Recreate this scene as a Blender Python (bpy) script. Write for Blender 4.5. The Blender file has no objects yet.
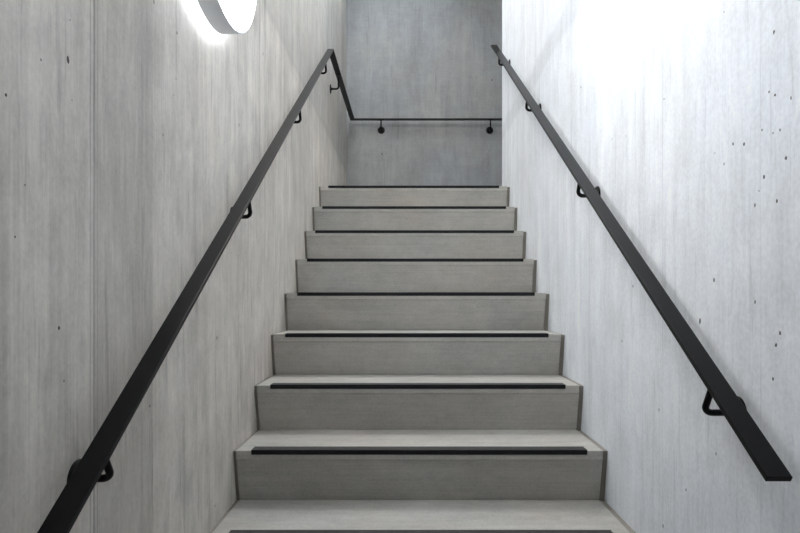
import bpy, bmesh, math, random
from mathutils import Vector
S = bpy.context.scene
C = S.collection
random.seed(4)

# ------------------------------------------------------------------ numbers
EYE = 1.554                      # camera height over the lower floor
XL, XR = -0.577, 0.661           # wall faces
SL, SR = -0.566, 0.642           # sides of the stair flight
T, H = 0.28, 0.175               # tread and rise
Y1 = 2.0286 - T                  # nosing of the step whose top is at 5 rises
TOP = EYE - 0.5037 + 7 * H       # landing level
YB = 5.785                       # back wall
YRE = 4.335                      # where the right wall ends
CEIL = 4.85
XFAR = 2.6

# ------------------------------------------------------------------ materials
def newmat(name):
    m = bpy.data.materials.new(name); m.use_nodes = True
    nt = m.node_tree
    for n in list(nt.nodes): nt.nodes.remove(n)
    out = nt.nodes.new('ShaderNodeOutputMaterial')
    b = nt.nodes.new('ShaderNodeBsdfPrincipled')
    nt.links.new(b.outputs[0], out.inputs[0])
    return m, nt, b

class NB:
    def __init__(s, nt): s.nt = nt
    def n(s, t, **k):
        o = s.nt.nodes.new(t)
        for a, v in k.items(): setattr(o, a, v)
        return o
    def put(s, sock, v):
        if v is None: return
        if hasattr(v, 'is_output'): s.nt.links.new(v, sock)
        else: sock.default_value = v
    def math(s, op, a, b=None, c=None, clamp=False):
        o = s.n('ShaderNodeMath', operation=op, use_clamp=clamp)
        s.put(o.inputs[0], a); s.put(o.inputs[1], b); s.put(o.inputs[2], c)
        return o.outputs[0]
    def coords(s):
        return s.n('ShaderNodeTexCoord').outputs['Object']
    def scale(s, v, sc, loc=(0, 0, 0)):
        o = s.n('ShaderNodeMapping'); s.put(o.inputs[0], v)
        o.inputs['Scale'].default_value = sc; o.inputs['Location'].default_value = loc
        return o.outputs[0]
    def noise(s, v, scale=1.0, detail=3.0, rough=0.55, dist=0.0):
        o = s.n('ShaderNodeTexNoise'); s.put(o.inputs['Vector'], v)
        o.inputs['Scale'].default_value = scale; o.inputs['Detail'].default_value = detail
        o.inputs['Roughness'].default_value = rough; o.inputs['Distortion'].default_value = dist
        return o.outputs[0]
    def rng(s, v, a, b, c, d, smooth=False):
        o = s.n('ShaderNodeMapRange'); o.interpolation_type = 'SMOOTHSTEP' if smooth else 'LINEAR'
        s.put(o.inputs[0], v)
        for i, q in enumerate((a, b, c, d)): o.inputs[i + 1].default_value = q
        return o.outputs[0]
    def mixc(s, f, a, b, mode='MIX'):
        o = s.n('ShaderNodeMix', data_type='RGBA', blend_type=mode)
        s.put(o.inputs[0], f); s.put(o.inputs[6], a); s.put(o.inputs[7], b)
        return o.outputs[2]
    def sep(s, v):
        o = s.n('ShaderNodeSeparateXYZ'); s.put(o.inputs[0], v); return o.outputs

def band(nb, u, centre, half, soft):
    """1 inside centre±half, falling off over soft."""
    d = nb.math('ABSOLUTE', nb.math('SUBTRACT', u, centre))
    return nb.rng(d, half, half + soft, 1, 0, True)

def concrete_wall(name, base, warm, axis='y', seams=(), darkbands=(), spots=(), joint=None, joint_band=0.0,
                  streak=1.0, below=None, mot=1.0, jamt=.05, jh=.02):
    """board-formed concrete. axis = the horizontal axis that runs along the wall"""
    m, nt, b = newmat(name); nb = NB(nt)
    co = nb.coords(); x, y, z = nb.sep(co)
    u = y if axis == 'y' else x
    if axis == 'y':
        sA, sB, sC, sD = (1, 55, 1.3), (1, 200, 5.0), (1, 13, .45), (1, 16, 5)
        sL = (1, 34, .22)
    else:
        sA, sB, sC, sD = (55, 1, 2.0), (6, 1, 120), (13, 1, .6), (16, 1, 5)
        sL = (34, 1, .22)
    nA = nb.noise(nb.scale(co, sA), 1, 3, .6)
    nB_ = nb.noise(nb.scale(co, sB), 1, 2, .6)
    nC = nb.noise(nb.scale(co, sC, (3, 3, 3)), 1, 3, .5)
    blot = nb.noise(co, 1.7, 4, .6, .6)
    blot2 = nb.noise(nb.scale(co, (1, 1, 1), (7, 2, 5)), 6.5, 5, .65, .3)
    patch = nb.noise(nb.scale(co, sD, (4, 6, 1)), 1, 6, .75, .8)
    wash = nb.noise(nb.scale(co, (1, 6, .9) if axis == 'y' else (6, 1, .9), (9, 2, 7)), 1, 5, .6, 1.2)
    fine = nb.noise(co, 110, 3, .65)
    v = nb.math('MULTIPLY_ADD', nb.math('SUBTRACT', nA, .5), .20 * streak, 1.0)
    v = nb.math('MULTIPLY_ADD', nb.math('SUBTRACT', patch, .5), .68 * streak, v)
    v = nb.math('MULTIPLY_ADD', nb.math('SUBTRACT', wash, .5), .60 * mot, v)
    v = nb.math('MULTIPLY_ADD', nb.math('SUBTRACT', nB_, .5), .26 * streak, v)
    v = nb.math('MULTIPLY_ADD', nb.math('SUBTRACT', nC, .5), .36 * streak, v)
    v = nb.math('MULTIPLY_ADD', nb.math('SUBTRACT', blot, .5), .55 * mot, v)
    v = nb.math('MULTIPLY_ADD', nb.math('SUBTRACT', blot2, .5), .52 * mot, v)
    v = nb.math('MULTIPLY_ADD', nb.math('SUBTRACT', fine, .5), .34, v)
    # sparse short run marks, some dark and some pale
    sE = (1, 42, 2.4) if axis == 'y' else (42, 1, 2.4)
    nD = nb.noise(nb.scale(co, sE, (13, 7, 21)), 1, 4, .65, .3)
    v = nb.math('MULTIPLY', v, nb.math('MULTIPLY_ADD', nb.rng(nD, .58, .70, 0, 1), -.26 * streak, 1.0))
    v = nb.math('MULTIPLY', v, nb.math('MULTIPLY_ADD', nb.rng(nD, .38, .28, 0, 1), .12 * streak, 1.0))
    # thin darker board lines, broken up along their height
    ln = nb.noise(nb.scale(co, sL, (11, 5, 2)), 1, 1, .4)
    lines = nb.rng(nb.math('ABSOLUTE', nb.math('SUBTRACT', ln, .5)), 0, .006, 1, 0)
    brk = nb.rng(nb.noise(nb.scale(co, (2, 2, 2), (1, 9, 4)), 1.6, 3, .6), .42, .6, 0, 1)
    lines = nb.math('MULTIPLY', lines, brk)
    v = nb.math('MULTIPLY', v, nb.math('MULTIPLY_ADD', lines, -.16 * streak, 1.0))
    height = nb.math('MULTIPLY_ADD', lines, -.6, nb.math('MULTIPLY', nA, .5))
    wob = nb.math('MULTIPLY', nb.math('SUBTRACT', nb.noise(co, 3.0, 3, .6), .5), .02)
    uw = nb.math('ADD', u, wob)
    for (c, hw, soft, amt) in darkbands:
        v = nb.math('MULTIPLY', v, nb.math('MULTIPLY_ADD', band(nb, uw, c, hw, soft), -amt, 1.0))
    wob2 = nb.math('MULTIPLY', nb.math('SUBTRACT', nb.noise(nb.scale(co, (1, 1, 1), (2, 2, 8)), 5.0, 3, .6), .5), .004)
    us = nb.math('ADD', u, wob2)
    for (c, hw, amt) in seams:
        s_ = nb.math('MULTIPLY', band(nb, us, c, hw, hw * .8), nb.rng(blot2, .35, .6, .45, 1.0))
        v = nb.math('MULTIPLY', v, nb.math('MULTIPLY_ADD', s_, -amt, 1.0))
        height = nb.math('MULTIPLY_ADD', s_, -.8, height)
    # pores and pin holes
    vor = nb.n('ShaderNodeTexVoronoi', feature='F1'); vor.inputs['Scale'].default_value = 17
    vor.inputs['Randomness'].default_value = 1
    nb.put(vor.inputs['Vector'], co)
    cs = nb.sep(vor.outputs['Color'])
    rad = nb.rng(cs[0], .84, 1.0, 0, .045)
    por = nb.math('LESS_THAN', vor.outputs['Distance'], rad)
    v = nb.math('MULTIPLY', v, nb.math('MULTIPLY_ADD', por, -.5, 1.0))
    hole = None
    if spots:
        wv = nb.math('MULTIPLY', nb.math('SUBTRACT', nb.noise(co, 230, 2, .6), .5), 2.0)
        for (cu, cz, r, e) in spots:
            du = nb.math('MULTIPLY', nb.math('SUBTRACT', u, cu), 1 / r)
            dz = nb.math('MULTIPLY', nb.math('SUBTRACT', z, cz), 1 / (r * e))
            d = nb.math('MULTIPLY_ADD', du, du, nb.math('MULTIPLY', dz, dz))
            k = nb.math('LESS_THAN', nb.math('ADD', d, wv), 1.0)
            hole = k if hole is None else nb.math('MAXIMUM', hole, k)
        v = nb.math('MULTIPLY', v, nb.math('MULTIPLY_ADD', hole, -.88, 1.0))
        height = nb.math('MULTIPLY_ADD', hole, -2.0, height)
    hue = nb.noise(nb.scale(co, (1, 1, 1), (5, 1, 3)), 1.3, 3, .6)
    colr = nb.mixc(nb.rng(hue, .42, .58, 0, 1), (*base, 1), (*warm, 1))
    if joint is not None:
        zw = nb.math('ADD', z, nb.math('MULTIPLY', nb.math('SUBTRACT', nb.noise(nb.scale(co, (1, 1, 1), (8, 8, 1)), 3.2, 4, .65), .5), .10))
        up = nb.rng(zw, joint - .01, joint + .02, 0, 1)
        if below:
            colr = nb.mixc(up, nb.mixc(.55, colr, (*below, 1)), colr)
        v = nb.math('MULTIPLY', v, nb.math('MULTIPLY_ADD', up, -joint_band, 1.0))
        jb = band(nb, zw, joint, jh, .04)
        v = nb.math('MULTIPLY', v, nb.math('MULTIPLY_ADD', jb, -jamt, 1.0))
    vc = nb.n('ShaderNodeCombineXYZ')
    for i in range(3): nb.put(vc.inputs[i], v)
    colr = nb.mixc(1.0, colr, vc.outputs[0], 'MULTIPLY')
    nb.put(b.inputs['Base Color'], colr)
    nb.put(b.inputs['Roughness'], nb.rng(blot2, .3, .7, .55, .75))
    b.inputs['Specular IOR Level'].default_value = .3
    bp = nb.n('ShaderNodeBump'); bp.inputs['Strength'].default_value = .25; bp.inputs['Distance'].default_value = .002
    nb.put(bp.inputs['Height'], height)
    nb.put(b.inputs['Normal'], bp.outputs[0])
    return m

def precast(name, base, warm):
    m, nt, b = newmat(name); nb = NB(nt)
    co = nb.coords(); geo = nb.n('ShaderNodeNewGeometry')
    nz = nb.math('ABSOLUTE', nb.sep(geo.outputs['Normal'])[2])
    hor = nb.noise(nb.scale(co, (3.0, 30, 190)), 1, 3, .6)
    top = nb.noise(nb.scale(co, (16, 24, 24)), 1, 4, .65, .4)
    blot = nb.noise(co, 3.2, 5, .65, .5)
    fine = nb.noise(co, 150, 3, .6)
    v = nb.math('MULTIPLY_ADD', nb.math('SUBTRACT', hor, .5), .36, 1.0)
    v = nb.math('MULTIPLY_ADD', nb.math('SUBTRACT', top, .5), .32, v)
    v = nb.math('MULTIPLY_ADD', nb.math('SUBTRACT', blot, .5), .46, v)
    v = nb.math('MULTIPLY_ADD', nb.math('SUBTRACT', fine, .5), .45, v)
    vor = nb.n('ShaderNodeTexVoronoi', feature='F1'); vor.inputs['Scale'].default_value = 34
    nb.put(vor.inputs['Vector'], co)
    cs = nb.sep(vor.outputs['Color'])
    por = nb.math('LESS_THAN', vor.outputs['Distance'], nb.rng(cs[0], .65, 1.0, 0, .08))
    v = nb.math('MULTIPLY', v, nb.math('MULTIPLY_ADD', por, -.45, 1.0))
    hue = nb.noise(nb.scale(co, (1, 1, 1), (5, 1, 3)), 2.3, 3, .6)
    colr = nb.mixc(nb.rng(hue, .35, .65, 0, 1), (*base, 1), (*warm, 1))
    vc = nb.n('ShaderNodeCombineXYZ')
    for i in range(3): nb.put(vc.inputs[i], v)
    nb.put(b.inputs['Base Color'], nb.mixc(1.0, colr, vc.outputs[0], 'MULTIPLY'))
    b.inputs['Roughness'].default_value = .7
    b.inputs['Specular IOR Level'].default_value = .3
    bp = nb.n('ShaderNodeBump'); bp.inputs['Strength'].default_value = .2; bp.inputs['Distance'].default_value = .001
    nb.put(bp.inputs['Height'], nb.math('MULTIPLY_ADD', por, -1.5, fine))
    nb.put(b.inputs['Normal'], bp.outputs[0])
    return m

def simple(name, col, rough, metal=0.0, spec=.5, var=.15, vs=60, bump=.05):
    m, nt, b = newmat(name); nb = NB(nt)
    co = nb.coords()
    n1 = nb.noise(co, vs, 4, .6)
    a = tuple(c * (1 - var) for c in col); c2 = tuple(min(1, c * (1 + var)) for c in col)
    nb.put(b.inputs['Base Color'], nb.mixc(n1, (*a, 1), (*c2, 1)))
    nb.put(b.inputs['Roughness'], nb.rng(n1, .3, .7, rough - .3 * var, rough + .3 * var))
    b.inputs['Metallic'].default_value = metal
    b.inputs['Specular IOR Level'].default_value = spec
    if bump:
        bp = nb.n('ShaderNodeBump'); bp.inputs['Strength'].default_value = bump; bp.inputs['Distance'].default_value = .0005
        nb.put(bp.inputs['Height'], nb.noise(co, 900, 2, .5)); nb.put(b.inputs['Normal'], bp.outputs[0])
    return m

def emitter(name, col, strength):
    m, nt, b = newmat(name)
    b.inputs['Base Color'].default_value = (.9, .9, .9, 1)
    b.inputs['Emission Color'].default_value = (*col, 1)
    b.inputs['Emission Strength'].default_value = strength
    return m

F = 616.6
def Lp(px, py):                  # a mark on the left wall: its place along the wall and its height
    y = -XL * F / (408 - px); return y, EYE + (297.5 - py) / F * y
def Rp(px, py):
    y = XR * F / (px - 408); return y, EYE + (297.5 - py) / F * y
def spots(fn, lst): return [(*fn(x, y), r * .00115, e) for (x, y, r, e) in lst]
left_spots = spots(Lp, [(68, 60, 3.4, 1.6), (41, 60, 1.6, 1.2), (6, 95, 2.2, 1), (177, 33, 2.6, 1.4), (154, 2, 2.4, 2), (239, 125, 3.0, 1.6),
    (174, 95, 1.5, 1.5), (176, 79, 1.5, 1.5), (163, 135, 2.0, 1.5), (59, 328, 2.6, 1.2), (217, 338, 3.2, 1.5), (64, 381, 1.5, 1.2), (150, 406, 2.4, 1.2),
    (25, 185, 1.4, 1), (15, 237, 1.6, 1), (72, 100, 1.2, 1), (228, 35, 1.8, 2), (263, 54, 3.0, 2.2), (215, 506, 2.6, 1.3), (70, 20, 1.2, 1)])
right_spots = spots(Rp, [(774, 32, 2.6, 1.2), (769, 92, 1.8, 1), (775, 95, 2.6, .9), (791, 98, 1.4, 2), (733, 144, 2.4, 1.2), (744, 144, 2.8, 1.1),
    (786, 158, 2.8, 1.1), (764, 177, 3.0, 1.1), (762, 130, 1.8, 1.1), (773, 133, 1.4, 1.1), (780, 130, 1.8, 1.3), (664, 99, 1.8, 1.4), (581, 87, 3.0, 1.4),
    (755, 205, 2.4, 1.4), (777, 201, 2.4, 1.3), (714, 280, 3.0, 1.4), (700, 321, 3.4, 1.7), (780, 333, 2.6, 1.2), (776, 345, 2.8, 1.2), (755, 302, 2.2, 1.4),
    (633, 286, 2.4, 1.6), (773, 379, 2.4, 1.1), (716, 454, 1.8, 1.6), (663, 526, 2.6, 1.5), (686, 490, 2.0, 1.6), (622, 341, 2.2, 1.8), (659, 410, 2.0, 2.0), (724, 12, 1.4, 1),
    (626, 136, 1.8, 1), (612, 139, 1.8, 1), (715, 153, 1.3, 1), (724, 164, 1.6, 1.6), (759, 191, 1.3, 1.3)])
JOINT = EYE + 1.16
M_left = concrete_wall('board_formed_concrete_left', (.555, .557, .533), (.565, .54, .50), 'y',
    seams=[(1.133, .0022, .40), (1.120, .0016, .30), (1.146, .0012, .25), (2.488, .004, .25), (1.337, .0012, .22), (1.39, .001, .12)],
    darkbands=[(1.262, .125, .012, .15), (3.30, .25, .3, .05)], spots=left_spots, joint=JOINT, joint_band=.10, below=(.67, .62, .56))
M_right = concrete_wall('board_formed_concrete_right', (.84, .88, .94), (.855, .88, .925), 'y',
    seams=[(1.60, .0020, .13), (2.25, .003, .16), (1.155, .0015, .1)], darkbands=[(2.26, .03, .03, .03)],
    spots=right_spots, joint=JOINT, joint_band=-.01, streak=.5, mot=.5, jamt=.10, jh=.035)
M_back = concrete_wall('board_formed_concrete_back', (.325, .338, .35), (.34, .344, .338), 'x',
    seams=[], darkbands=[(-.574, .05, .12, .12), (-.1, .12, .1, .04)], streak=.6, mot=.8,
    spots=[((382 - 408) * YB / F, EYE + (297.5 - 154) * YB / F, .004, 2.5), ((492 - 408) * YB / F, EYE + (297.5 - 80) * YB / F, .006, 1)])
M_other = concrete_wall('board_formed_concrete_other', (.45, .46, .46), (.46, .455, .44), 'x', streak=.7)
M_otherY = concrete_wall('board_formed_concrete_side', (.45, .46, .46), (.46, .455, .44), 'y', streak=.7)
M_stair = precast('precast_concrete', (.45, .447, .425), (.455, .432, .398))
M_floor = precast('floor_concrete', (.38, .38, .37), (.39, .38, .36))
M_grout = simple('joint_sealant', (.27, .25, .22), .8, var=.25, vs=25)
M_strip = simple('black_rubber_strip', (.007, .008, .010), .75, var=.2, vs=90, spec=.35)
nt = M_strip.node_tree; nb = NB(nt)                  # dust lies on the upward faces of the strips
bs = [n for n in nt.nodes if n.type == 'BSDF_PRINCIPLED'][0]
old = bs.inputs['Base Color'].links[0].from_socket
g = nb.n('ShaderNodeNewGeometry')
nb.put(bs.inputs['Base Color'], nb.mixc(nb.rng(nb.sep(g.outputs['Normal'])[2], .8, 1, 0, .75), old, (.06, .06, .058, 1)))
M_steel = simple('black_powder_coat', (.0045, .0048, .0055), .36, var=0, vs=40, spec=.16, bump=0)
M_house = simple('grey_lamp_housing', (.72, .74, .78), .5, var=.02)
M_face = emitter('opal_diffuser', (.96, .985, 1.0), 7.8)
M_halo = emitter('backlight', (.84, .91, 1.0), 9.0)
M_face4 = emitter('fill_upper_diffuser', (.96, .985, 1.0), 15.0)  # face of the added upper wall lamp
M_face3 = emitter('fill_stair_diffuser', (1.0, .99, .98), 18.0)  # face of the fill lamp added over the stairs
M_face2 = emitter('unseen_landing_diffuser', (.90, .95, 1.0), 14.0)  # face of the assumed, unseen landing lamp

# ------------------------------------------------------------------ helpers
def link(name, bm, mat, parent=None, kind=None, smooth=False):
    bmesh.ops.recalc_face_normals(bm, faces=bm.faces[:])
    me = bpy.data.meshes.new(name); bm.to_mesh(me); bm.free()
    o = bpy.data.objects.new(name, me); C.objects.link(o)
    me.materials.append(mat)
    if smooth:
        for p in me.polygons: p.use_smooth = True
    if parent: o.parent = parent
    if kind: o['kind'] = kind
    return o
def box(bm, x0, x1, y0, y1, z0, z1):
    v = [bm.verts.new(p) for p in ((x0,y0,z0),(x1,y0,z0),(x1,y1,z0),(x0,y1,z0),(x0,y0,z1),(x1,y0,z1),(x1,y1,z1),(x0,y1,z1))]
    for f in ((0,3,2,1),(4,5,6,7),(0,1,5,4),(1,2,6,5),(2,3,7,6),(3,0,4,7)): bm.faces.new([v[i] for i in f])
def struct(name, *b, mat, bev=0):
    bm = bmesh.new(); box(bm, *b)
    o = link(name, bm, mat, kind='structure')
    if bev: bevel(o, bev)
    return o
def bevel(o, w, seg=2, ang=30):
    m = o.modifiers.new('bevel', 'BEVEL'); m.width = w; m.segments = seg; m.limit_method = 'ANGLE'; m.angle_limit = math.radians(ang)
def prism_x(bm, prof, x0, x1):
    a = [bm.verts.new((x0, y, z)) for y, z in prof]; b = [bm.verts.new((x1, y, z)) for y, z in prof]
    n = len(prof)
    bm.faces.new(a); bm.faces.new(b[::-1])
    for i in range(n): bm.faces.new((a[i], a[(i+1) % n], b[(i+1) % n], b[i]))
def lathe(bm, prof, n=64, axis='x', c=(0, 0, 0), sgn=1):
    """prof = (radius, distance along axis)"""
    rings = []
    for r, h in prof:
        ring = []
        for k in range(n):
            a = 2 * math.pi * k / n
            u, w = r * math.cos(a), r * math.sin(a)
            p = {'x': (sgn * h, u, w), 'y': (u, sgn * h, w), 'z': (u, w, sgn * h)}[axis]
            ring.append(bm.verts.new((c[0] + p[0], c[1] + p[1], c[2] + p[2])))
        rings.append(ring)
    for A, B in zip(rings, rings[1:]):
        for k in range(n): bm.faces.new((A[k], A[(k+1) % n], B[(k+1) % n], B[k]))
    bm.faces.new(rings[0][::-1]); bm.faces.new(rings[-1])
def tube(bm, pts, r, n=14):
    rings = []
    for i, p in enumerate(pts):
        d = (pts[min(i+1, len(pts)-1)] - pts[max(i-1, 0)]).normalized()
        if i == 0:
            ref = Vector((0.3, .9, .1)).cross(d).normalized()
        e1 = (ref - d * ref.dot(d)).normalized(); ref = e1
        e2 = d.cross(e1)
        rings.append([bm.verts.new(p + e1 * (r * math.cos(2*math.pi*k/n)) + e2 * (r * math.sin(2*math.pi*k/n))) for k in range(n)])
    for A, B in zip(rings, rings[1:]):
        for k in range(n): bm.faces.new((A[k], A[(k+1) % n], B[(k+1) % n], B[k]))
    bm.faces.new(rings[0][::-1]); bm.faces.new(rings[-1])
def empty(name, loc, label, cat, group=None):
    o = bpy.data.objects.new(name, None); C.objects.link(o); o.location = loc
    o.empty_display_size = .1
    o['label'] = label; o['category'] = cat
    if group: o['group'] = group
    return o
def adopt(child, root):
    child.parent = root
    child.matrix_parent_inverse = root.matrix_basis.inverted()

# ------------------------------------------------------------------ setting
W = .25
FRONT = -2.4
YM = .50                          # the stairwell opens into the lower hall here
HX, HC = 2.3, 2.75
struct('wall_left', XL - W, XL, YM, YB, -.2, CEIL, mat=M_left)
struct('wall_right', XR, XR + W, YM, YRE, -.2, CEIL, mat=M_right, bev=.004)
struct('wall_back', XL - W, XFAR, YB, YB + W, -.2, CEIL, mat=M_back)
struct('wall_hall_left', -HX - W, -HX, FRONT, YM, -.2, HC, mat=M_otherY)
struct('wall_hall_right', HX, HX + W, FRONT, YM, -.2, HC, mat=M_otherY)
struct('wall_front', -HX - W, HX + W, FRONT - W, FRONT, -.2, HC, mat=M_other)
struct('wall_hall_back_left', -HX - W, XL - W, YM, YM + W, -.2, HC, mat=M_other)
struct('wall_hall_back_right', XR + W, HX + W, YM, YM + W, -.2, HC, mat=M_other)
struct('wall_lintel', XL - W, XR + W, YM - W, YM, HC + .2, CEIL, mat=M_other)
struct('wall_landing', XR + W, XFAR, YRE - W, YRE, -.2, CEIL, mat=M_other)
struct('wall_landing_side', XFAR, XFAR + W, YRE - W, YB + W, -.2, CEIL, mat=M_otherY)
struct('floor', -HX, HX, FRONT, YM, -.2, 0, mat=M_floor)
struct('floor_stairwell', XL, XR, YM, 1.35, -.2, 0, mat=M_floor)
struct('ceiling_hall', -HX - W, HX + W, FRONT - W, YM, HC, HC + .2, mat=M_other)
bm = bmesh.new()
yl = Y1 + 8 * T + .30            # the landing slab begins behind the top step
box(bm, XL, XFAR, max(yl, YRE), YB, TOP - .22, TOP)
struct_l = link('floor_landing', bm, M_floor, kind='structure')
struct('ceiling', XL - W, XFAR + W, YM - W, YB + W, CEIL, CEIL + .2, mat=M_other)

# ------------------------------------------------------------------ staircase
stair = empty('staircase', (0, Y1 - 4 * T, 0), 'straight flight of pale grey concrete steps with black nosing strips between the two walls', 'staircase')
prev_y = None
NL = .030; UC = .041
for i in range(-3, 10):
    yn = Y1 + (i - 1) * T
    zt = EYE - .5037 + (i - 2) * H
    zb = zt - H if i > -3 else 0.0
    back = yn + (T + .16 if i < 9 else YRE - yn)
    bm = bmesh.new()
    prof = [(yn, zt), (yn, zt - NL), (yn + .0025, zt - NL - .002), (yn + .0045, zt - NL - .006), (yn + UC, zb), (back, zb), (back, zt)]
    prism_x(bm, prof, SL, SR)
    st = link('step', bm, M_stair); bevel(st, .0025, 2, 40); adopt(st, stair)
    # anti-slip strip wrapping the nosing, clipped back corners
    x0, x1 = SL + .050, SR - .052
    bm = bmesh.new()
    p = [(yn - .0022, zt + .0028), (yn - .0022, zt - .0135), (yn + .004, zt - .0135), (yn + .004, zt - .003), (yn + .047, zt - .003), (yn + .047, zt + .0028)]
    prism_x(bm, p, x0, x1)
    ns = link('nosing_strip', bm, M_strip); bevel(ns, .0018, 2, 40)
    ns.parent = st
# sealed joints between the flight and the walls: stepped fillers, recessed from the step faces
def filler(x0, x1, rec_f, rec_t):
    pr = []
    for i in range(-3, 10):
        yn = Y1 + (i - 1) * T; zt = EYE - .5037 + (i - 2) * H
        zb = zt - H if i > -3 else 0
        pr.append((yn + UC + rec_f * .6, zb - (rec_t if i > -3 else 0))); pr.append((yn + rec_f, zt - rec_t))
    top = pr[-1][1]
    pr.append((YRE, top)); pr.append((YRE, top - .3)); pr.append((Y1 - 4 * T + .45, 0))
    bm = bmesh.new(); prism_x(bm, pr, x0, x1); bm.normal_update()
    bmesh.ops.triangulate(bm, faces=[f for f in bm.faces if len(f.verts) > 4], ngon_method='EAR_CLIP')
    o = link('joint_filler', bm, M_grout); adopt(o, stair)
filler(XL + .0005, SL - .0002, .006, .003)
filler(SR + .0002, XR - .0005, .012, .004)

# ------------------------------------------------------------------ handrails
K = .6205; TH = math.atan(K)
N = Vector((0, math.sin(TH), -math.cos(TH)))       # perpendicular to the slope, downwards
D = Vector((0, math.cos(TH), math.sin(TH)))
CC = .893; HW = .0206; TK = .010
OFFL, OFFR = .061, .070
def ztop(y): return EYE + K * y - CC
LEVEL = EYE + 1.658
YK = (1.658 + CC) / K
def station(bm, pts): return [bm.verts.new(p) for p in pts]
def skin(bm, st):
    for A, B in zip(st, st[1:]):
        for k in range(4): bm.faces.new((A[k], A[(k+1) % 4], B[(k+1) % 4], B[k]))
    bm.faces.new(st[0][::-1]); bm.faces.new(st[-1])
DN = Vector((0, 0, -1))
def bracket(root, A, n, depth, wall, rbend=.018):
    """A = underside centre of the rail; the rod drops along n and bends to the wall; wall = vector from the drop's end to the wall"""
    B = A + n * depth; w = wall.normalized(); L = wall.length
    pts = [A - n * .0005, A + n * (depth - rbend) * .5]
    for k in range(9):
        a = math.pi / 2 * k / 8
        pts.append(B - n * rbend + w * rbend - w * rbend * math.cos(a) + n * rbend * math.sin(a))
    pts.append(B + w * (L - .003))
    bm = bmesh.new(); tube(bm, pts, .0067)
    # small saddle under the rail
    o = link('bracket', bm, M_steel, smooth=True); adopt(o, root)
    bm = bmesh.new()
    P = B + wall
    ax = 'x' if abs(w.x) > .5 else 'y'
    s = -1 if (w.x if ax == 'x' else w.y) > 0 else 1
    lathe(bm, [(.0332, 0), (.0332, .004), (.0317, .0058), (.012, .0060), (.0110, .011), (.0072, .0125)], 48, ax, P, s)
    q = link('wall_plate', bm, M_steel); bevel(q, .0006, 1, 30)
    q.parent = o; q.matrix_parent_inverse = o.matrix_world.inverted()
    bm = bmesh.new()
    # saddle plate screwed to the rail's underside
    e = n.cross(Vector((1, 0, 0))) if ax == 'x' else Vector((1, 0, 0))
    side = Vector((1, 0, 0)) if ax == 'x' else Vector((0, 1, 0))
    vs = []
    for t0 in (0, .003):
        for (a, b_) in ((-1, -1), (1, -1), (1, 1), (-1, 1)):
            vs.append(bm.verts.new(A + n * t0 + e * (.026 * a) + side * (.011 * b_)))
    for f in ((0,1,2,3),(7,6,5,4),(0,4,5,1),(1,5,6,2),(2,6,7,3),(3,7,4,0)): bm.faces.new([vs[i] for i in f])
    q = link('saddle', bm, M_steel); q.parent = o; q.matrix_parent_inverse = o.matrix_world.inverted()

# left rail: climbs the slope, runs level along the landing, turns and follows the back wall
xl = XL + OFFL
rl = empty('handrail', (XL, YK, TOP), 'long black steel handrail on the left wall, turning to run along the back wall', 'handrail')
bm = bmesh.new()
y0 = .70; yb = YB - OFFL; xe = XFAR - .25
p0 = Vector((0, y0, ztop(y0)))
sts = []
def four(c_out, c_in, nd):
    return station(bm, [c_out, c_in, c_in + nd, c_out + nd])
sts.append(four(Vector((xl - HW, y0, ztop(y0))), Vector((xl + HW, y0, ztop(y0))), N * TK))
nm = (N + DN) * (TK / (1 + N.dot(DN)))
sts.append(four(Vector((xl - HW, YK, LEVEL)), Vector((xl + HW, YK, LEVEL)), nm))
sts.append(four(Vector((xl - HW, yb + HW, LEVEL)), Vector((xl + HW, yb - HW, LEVEL)), DN * TK))
sts.append(four(Vector((xe, yb + HW, LEVEL)), Vector((xe, yb - HW, LEVEL)), DN * TK))
skin(bm, sts)
o = link('rail', bm, M_steel); bevel(o, .0012, 2, 25); adopt(o, rl)
DS, DL = .071, .080
for by, DS in ((1.075, .066), (2.026, .074), (2.965, .078), (3.89, .080)):
    ay = by - N.y * (DS + TK)
    A = Vector((xl, ay, ztop(ay))) + N * TK
    bracket(rl, A, N, DS, Vector((-OFFL, 0, 0)))
bracket(rl, Vector((xl, 4.58, LEVEL - TK)), DN, DL + .019, Vector((-OFFL, 0, 0)))
for bx in ((381.3 - 408) / F * YB, (489.6 - 408) / F * YB, 1.75):
    bracket(rl, Vector((bx, yb, LEVEL - TK)), DN, DL, Vector((0, OFFL, 0)))
# right rail: a single straight bar
xr = XR - OFFR
rr = empty('handrail', (XR, .995, .1), 'straight black steel handrail on the bright right wall, cut off square at both ends', 'handrail')
bm = bmesh.new(); sts = []
for yy in (.979, 4.24):
    sts.append(four(Vector((xr + HW, yy, ztop(yy))), Vector((xr - HW, yy, ztop(yy))), N * TK))
skin(bm, sts)
o = link('rail', bm, M_steel); bevel(o, .0012, 2, 25); adopt(o, rr)
for by, DS in ((1.233, .077), (2.149, .063), (3.085, .062), (4.01, .060)):
    ay = by - N.y * (DS + TK)
    bracket(rr, Vector((xr, ay, ztop(ay))) + N * TK, N, DS, Vector((OFFR, 0, 0)))

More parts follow.
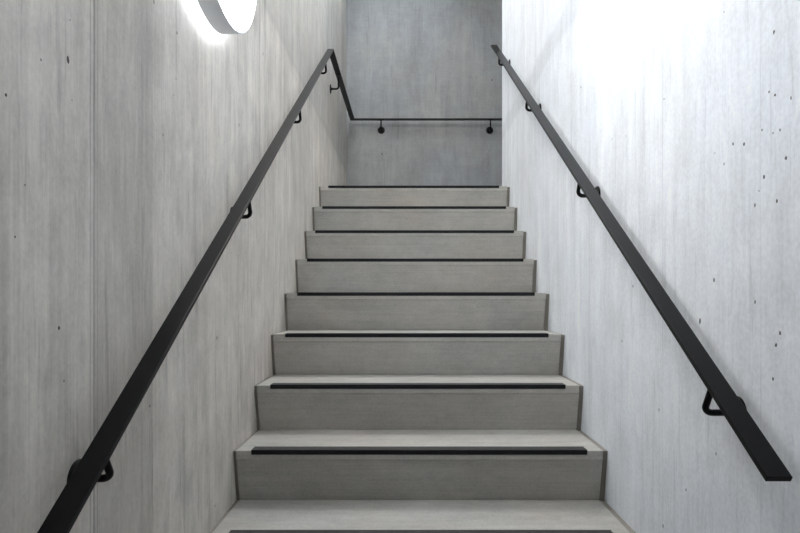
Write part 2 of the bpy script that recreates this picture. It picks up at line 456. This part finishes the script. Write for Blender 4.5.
# ------------------------------------------------------------------ lamps
LC = Vector((XL, 1.717, EYE + 1.096)); LR = .334
GAP = .024; DEP = .079
def wall_lamp(LC, label, face):
    lamp = empty('wall_lamp', LC, label, 'lamp')
    bm = bmesh.new()
    lathe(bm, [(LR, GAP), (LR, GAP + .001), (LR, DEP - .001), (LR - .002, DEP), (LR - .006, DEP), (LR - .006, GAP + .004)], 128, 'x', LC)
    o = link('lamp_housing', bm, M_house, smooth=True); adopt(o, lamp)
    o.data.polygons.foreach_set('use_smooth', [len(p.vertices) == 4 for p in o.data.polygons])
    m = o.modifiers.new('es', 'EDGE_SPLIT'); m.split_angle = math.radians(30)
    bm = bmesh.new()
    lathe(bm, [(LR - .0055, DEP - .012), (LR - .0055, DEP + .0005), (LR - .012, DEP + .0025)], 128, 'x', LC)
    o = link('diffuser', bm, face); adopt(o, lamp)
    bm = bmesh.new()
    lathe(bm, [(.22, 0), (.22, GAP + .001)], 64, 'x', LC)
    o = link('mounting_base', bm, M_house); adopt(o, lamp)
    bm = bmesh.new()
    n = 96; r0, r1 = .235, LR - .010
    A = []
    for (r, h) in ((r0, GAP - .0012), (r1, GAP - .0012), (r1, GAP - .0001), (r0, GAP - .0001)):
        A.append([bm.verts.new((LC.x + h, LC.y + r * math.cos(2*math.pi*k/n), LC.z + r * math.sin(2*math.pi*k/n))) for k in range(n)])
    for q in range(4):
        P, Q = A[q], A[(q+1) % 4]
        for k in range(n): bm.faces.new((P[k], P[(k+1) % n], Q[(k+1) % n], Q[k]))
    o = link('backlight_ring', bm, M_halo); adopt(o, lamp)
wall_lamp(LC, 'large round white disc lamp on the left wall, glowing at the top of the picture', M_face)
wall_lamp(Vector((XL, .93, EYE + 2.05)), 'unseen disc lamp added as fill light on the left wall, higher up and nearer the hall', M_face4)  # unseen second lamp, added to brighten the near part of the right wall

def unseen_ceiling_lamp(c, r, label, mat):
    root = empty('unseen_ceiling_lamp', c, label, 'lamp')
    bm = bmesh.new(); lathe(bm, [(r, 0), (r, .055), (r - .004, .06)], 96, 'z', c, -1)
    o = link('lamp_housing', bm, M_house); adopt(o, root)
    bm = bmesh.new(); lathe(bm, [(r - .004, .055), (r - .004, .061), (r - .01, .063)], 96, 'z', c, -1)
    o = link('diffuser', bm, mat); adopt(o, root)
unseen_ceiling_lamp(Vector((-.14, 3.3, CEIL)), .42, 'large unseen round lamp added as fill light on the ceiling over the stairs', M_face3)  # no such lamp in view; added to fill the stairwell with light
unseen_ceiling_lamp(Vector((-.15, 4.85, CEIL)), .28, 'unseen round lamp assumed on the ceiling over the upper landing', M_face2)  # unseen; assumed from the back rail's shadow and added for brightness

# ------------------------------------------------------------------ world, camera, view
w = bpy.data.worlds.new('World'); S.world = w; w.use_nodes = True
w.node_tree.nodes['Background'].inputs[0].default_value = (.55, .6, .65, 1)
w.node_tree.nodes['Background'].inputs[1].default_value = .3
S.cycles.diffuse_bounces = 7; S.cycles.max_bounces = 10
cd = bpy.data.cameras.new('Camera'); cam = bpy.data.objects.new('Camera', cd); C.objects.link(cam)
cam.location = (0, 0, EYE); cam.rotation_euler = (math.pi / 2, 0, 0)
cd.sensor_width = 36; cd.lens = F / 800 * 36
cd.shift_x = -8 / 800; cd.shift_y = 31 / 800
cd.clip_start = .02
S.camera = cam
S.view_settings.view_transform = 'Standard'; S.view_settings.look = 'None'
S.view_settings.gamma = 1; S.view_settings.use_curve_mapping = False
S.view_settings.exposure = 0.36
